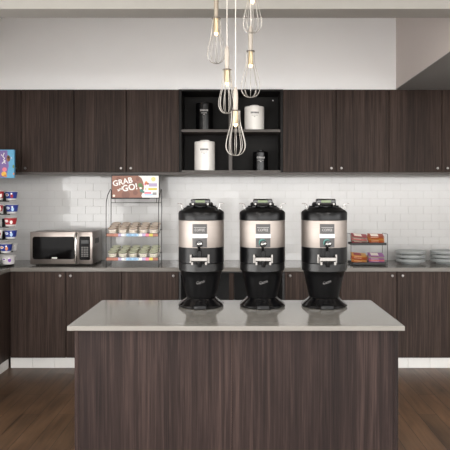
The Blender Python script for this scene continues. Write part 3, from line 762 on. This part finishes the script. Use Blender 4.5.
cup_specs = [(191, 200.3, 11.2, 'blue', 'red', 'blue and red'), (204, 213.5, 12.0, 'blue', 'lightblue', 'blue'), (217, 226.2, 10.6, 'red', 'white', 'red and white'),
             (229.3, 238.6, 10.7, 'blue', 'lightblue', 'blue'), (243, 252.6, 6.0, 'blue', 'orange', 'blue with orange spot'), (255, 265.3, 8.8, 'cup_white', 'violet', 'white and purple')]
side_specs = [(190.5, 200, -1.8, 'red', 'white', 'red'), (204.3, 213, -2.6, 'red', 'cream', 'red'), (229, 238, -3.0, 'white', 'red', 'white')]
def cereal_cup(loc, m0, m1, label, r1, h, rotz):
    o = thing('cereal_cup', label, 'cereal cup', loc, 'cereal cups on the corner stand', (0, 0, rotz))
    r0 = r1 * 0.76
    b = MB(); b.lathe([(r0, 0), (r0 + 0.001, 0.003), (r0 + (r1 - r0) * 0.22, h * 0.2), ], 'cup_white', seg=28)
    b.lathe([(r0 + (r1 - r0) * 0.22, h * 0.2), (r1 - 0.001, h - 0.010), (r1, h - 0.009)], m0, seg=28)
    def pt(a, z, w=0.0012):
        rr = r0 + (r1 - r0) * z / h + w; return Vector((rr * math.sin(a), -rr * math.cos(a), z))
    def blob(a0, z0, ra, rz, m):
        tb = bmesh.new(); n = 16; vs = [tb.verts.new(pt(a0 + ra * math.cos(2 * PI * k / n), z0 + rz * math.sin(2 * PI * k / n))) for k in range(n)]
        c = tb.verts.new(pt(a0, z0))
        for k in range(n): tb.faces.new((c, vs[k], vs[(k + 1) % n]))
        b.add(tb, m)
    blob(-0.25, h * 0.58, 0.38, h * 0.15, 'white')
    blob(-0.25, h * 0.58, 0.26, h * 0.08, m1)
    blob(0.62, h * 0.45, 0.24, h * 0.2, m1); blob(0.55, h * 0.7, 0.14, h * 0.09, 'white' if m1 != 'white' else 'red')
    b.build('cup_body', o, normals=True)
    b = MB(); b.lathe([(r1 - 0.002, h - 0.0085), (r1 + 0.002, h - 0.007), (r1 + 0.002, h - 0.003), (r1 - 0.003, h), (0, h + 0.001)], 'cup_white', seg=28); b.build('lid', o)
    return o
cn = ['topmost', 'second from top', 'third from top', 'fourth from top', 'fifth from top', 'lowest']
def holder(cx_, cy_, z, rr, ang_):
    """tray arm from the pole to a cup, local to the stand"""
    b = MB(); b.lathe([(0.0, -0.004), (rr, -0.004), (rr, -0.001), (0.0, -0.001)], 'black', c=(cx_, cy_, z), seg=24)
    L_ = math.hypot(cx_, cy_); dx_, dy_ = cx_ / L_, cy_ / L_
    def arm(c): return Vector((c.x * dx_ - c.y * dy_, c.x * dy_ + c.y * dx_, c.z))
    b.box(0.0165, L_ - rr * 0.6, -0.012, 0.012, z - 0.012, z - 0.0045, 'black', 0.001, fn=arm)
    b.box(L_ - ang_ - 0.012, L_ - ang_ - 0.007, -0.03, 0.03, z - 0.004, z + 0.07, 'black', 0.001, fn=arm)
    b.build('cup_holder', t)
for i, (y0, y1, px, m0, m1, nm) in enumerate(cup_specs):
    Dc = D - 0.03; wpx = 6.2 if i < 5 else 7.0
    r1 = wpx * Dc / F; h = (y1 - y0) * Dc / F
    zb = Z(y1, Dc) if i < 5 else ZT + 0.0215
    if i == 5: h = Z(y0, Dc) - zb
    cereal_cup((X(px, Dc), Dc, zb), m0, m1, '%s cereal cup, %s in front column of corner stand' % (nm, cn[i]), r1, h, -0.15)
    if i < 5: holder(X(px, Dc) - sxc, Dc - D, zb - ZT - 0.0002, r1 * 0.74, r1)
Dc = D + 0.11; r1 = 3.4 * Dc / F; zb = Z(250.6, Dc)
cereal_cup((X(14.0, Dc), Dc, zb), 'cup_white', 'cup_white', 'plain white cereal cup behind the blue and orange one on corner stand', r1, 7.2 * Dc / F, 0)
holder(X(14.0, Dc) - sxc, Dc - D, zb - ZT - 0.0002, r1 * 0.74, r1)
sn = ['topmost', 'middle', 'lowest']
for i, (y0, y1, px, m0, m1, nm) in enumerate(side_specs):
    Dc = D - 0.155
    r1 = 5.6 * Dc / F; h = (y1 - y0) * Dc / F; zb = Z(y1, Dc)
    cereal_cup((X(px, Dc), Dc, zb), m0, m1, '%s cereal cup cut by left photo edge, %s of three on corner stand' % (nm, sn[i]), r1, h, 0.3)
    holder(X(px, Dc) - sxc, Dc - D, zb - ZT - 0.0002, r1 * 0.74, r1)

# ------------------------------------------------------------------ whisk pendants over the island
def pendant(px, D, yh0, yc, yb, yw, rpx, label, nw=5, ph=0.0, hm='handle_cream'):
    k = D / F
    zt, zc, zs, zw = Z(yh0, D), Z(yc, D), Z(yb, D), Z(yw, D)
    t = thing('whisk_pendant', label, 'pendant lamp', (X(px, D), D, 3.299), 'whisk pendant lamps over the island')
    z = lambda v: v - 3.299
    b = MB(); b.lathe([(0.0022, z(zt) - 0.001), (0.0022, 0.0)], 'cord', seg=8); b.build('cord', t)
    b = MB(); b.lathe([(0.0035, z(zt)), (0.008, z(zt) - 0.004), (0.0125, z(zt) - 0.03), (0.0135, z(zt) - 0.06), (0.0125, z(zc) + 0.03), (0.0115, z(zc))][::-1], hm, seg=20); b.build('handle', t)
    b = MB(); b.lathe([(0.0115, z(zc) - 0.0005), (0.0155, z(zc) - 0.004), (0.0145, z(zs) + 0.01), (0.012, z(zs) + 0.002)][::-1], 'brass', seg=20); b.build('socket', t)
    b = MB(); b.lathe([(0.0, z(zs) - 0.016), (0.006, z(zs) - 0.014), (0.010, z(zs) - 0.006), (0.0105, z(zs) + 0.0015)], 'bulb', seg=16); o = b.build('bulb', t); o['label'] = 'glowing warm bulb'
    R = rpx * k; H = zc - zw
    prof = [(0.0225, 0.0), (0.0230, 0.14), (0.027, 0.30), (R * 0.68, 0.45), (R * 0.86, 0.60), (R * 0.98, 0.74), (R * 0.95, 0.85), (R * 0.70, 0.945), (R * 0.34, 0.99), (0.0, 1.0)]
    def smooth(pp, n=3):
        out = []
        for i in range(len(pp) - 1):
            p0 = pp[max(i - 1, 0)]; p1 = pp[i]; p2 = pp[i + 1]; p3 = pp[min(i + 2, len(pp) - 1)]
            for s_ in range(n):
                u = s_ / n
                out.append(tuple(0.5 * (2 * p1[q] + (-p0[q] + p2[q]) * u + (2 * p0[q] - 5 * p1[q] + 4 * p2[q] - p3[q]) * u * u + (-p0[q] + 3 * p1[q] - 3 * p2[q] + p3[q]) * u ** 3) for q in (0, 1)))
        out.append(pp[-1]); return out
    pr = smooth(prof)
    b = MB()
    for w in range(nw):
        a = PI * w / nw + ph; cx_, sy_ = math.cos(a), math.sin(a)
        half = [(r * cx_, r * sy_, z(zc) - H * v) for r, v in pr]
        oth = [(-r * cx_, -r * sy_, z(zc) - H * v) for r, v in pr]
        off = 0.0016 * w
        pts = half[:-1] + [(0, 0, half[-1][2] + off)] + oth[:-1][::-1]
        b.tube(pts, 0.0014, 'whisk_wire', 6)
    o = b.build('wire_cage', t)
    b = MB(); b.tube([(0.0235 * math.cos(2 * PI * q / 24), 0.0235 * math.sin(2 * PI * q / 24), z(zc) - 0.002) for q in range(24)], 0.0024, 'whisk_steel', 6, closed=True)
    b.lathe([(0.012, z(zc) - 0.0032), (0.022, z(zc) - 0.0032), (0.022, z(zc) - 0.0022), (0.012, z(zc) - 0.0022)], 'whisk_steel', seg=20)
    b.build('collar', t)
    return t
pendant(216.2, 3.20, -16, 18, 33, 63.5, 9.2, 'whisk pendant lamp farthest left, its grey handle cut by the top edge', ph=0.25, hm='handle_grey')
pendant(227.0, 3.15, 46, 69.5, 83, 113.5, 8.6, 'whisk pendant lamp second from left, hanging before the shelf top', ph=0.1)
pendant(235.6, 3.10, 87, 110.5, 124, 155.5, 10.2, 'lowest whisk pendant lamp, hanging in front of the shelf divider', ph=0.4)
pendant(250.6, 3.38, 26, 51, 65, 97.5, 9.8, 'whisk pendant lamp hanging just above the upper right white canister', ph=0.3)
pendant(252.4, 3.05, -45, -13, 1, 33, 9.8, 'highest whisk pendant lamp, its wire cage at the top edge', nw=5, ph=0.2)

# ------------------------------------------------------------------ light
def area(name, loc, rot, sx, sy, energy, col=(1, 1, 1)):
    l = bpy.data.lights.new(name, 'AREA'); l.shape = 'RECTANGLE'; l.size = sx; l.size_y = sy; l.energy = energy; l.color = col
    o = bpy.data.objects.new(name, l); C.objects.link(o); o.location = loc; o.rotation_euler = rot; return o
# daylight through the windows of the room behind and beside the camera
area('window_daylight', (2.1, -3.55, 1.5), (math.radians(90), 0, 0), 8.0, 2.4, 28, (1, 0.99, 0.975))
area('window_daylight', (XL + 0.01, 0.6, 1.3), (math.radians(90), 0, math.radians(-90)), 4.4, 1.6, 60, (1, 0.99, 0.975))
for x in (-1.2, 1.2):
    for y in (-1.0, 1.2):
        area('ceiling_panel', (x, y, 3.28), (0, 0, 0), 0.6, 0.6, 16, (1, 0.96, 0.9))
# lamps under the wall cabinets, behind the rail
for x0_, x1_ in ((sx0 + 0.05, sx1 - 0.05), (U[5] + 0.03, U[7] - 0.03), (U[7] + 0.03, U[9] - 0.03)):
    area('cabinet_lamp', ((x0_ + x1_) / 2, 5.68, ZU0 - 0.006), (math.radians(-12), 0, 0), x1_ - x0_, 0.03, 0.4, (1, 0.98, 0.95))
w = bpy.data.worlds.new('sky'); bpy.context.scene.world = w; w.use_nodes = True
nt = w.node_tree; bg = nt.nodes['Background']; bg.inputs['Strength'].default_value = 2.75
tc = nt.nodes.new('ShaderNodeTexCoord'); sx = nt.nodes.new('ShaderNodeSeparateXYZ'); nt.links.new(tc.outputs['Generated'], sx.inputs[0])
cr = nt.nodes.new('ShaderNodeValToRGB'); e = cr.color_ramp.elements          # pale sky over darker ground outside
e[0].position = 0.48; e[0].color = (0.16, 0.15, 0.14, 1); e[1].position = 0.52; e[1].color = (1.0, 0.997, 0.99, 1)
mr = nt.nodes.new('ShaderNodeMapRange'); mr.inputs['From Min'].default_value = -1; nt.links.new(sx.outputs['Z'], mr.inputs['Value'])
nt.links.new(mr.outputs['Result'], cr.inputs['Fac']); nt.links.new(cr.outputs['Color'], bg.inputs['Color'])

# ------------------------------------------------------------------ camera
cam = bpy.data.cameras.new('camera'); co = bpy.data.objects.new('camera', cam); C.objects.link(co)
co.location = (0, 0, CZ); co.rotation_euler = (PI / 2, 0, 0)
cam.sensor_width = 36; cam.lens = F / 450 * 36
cam.shift_x = (225 - CX) / 450; cam.shift_y = (CY - 225) / 450
bpy.context.scene.camera = co
vs = bpy.context.scene.view_settings
vs.view_transform = 'Standard'; vs.look = 'None'; vs.gamma = 1; vs.use_curve_mapping = False; vs.exposure = 1.55
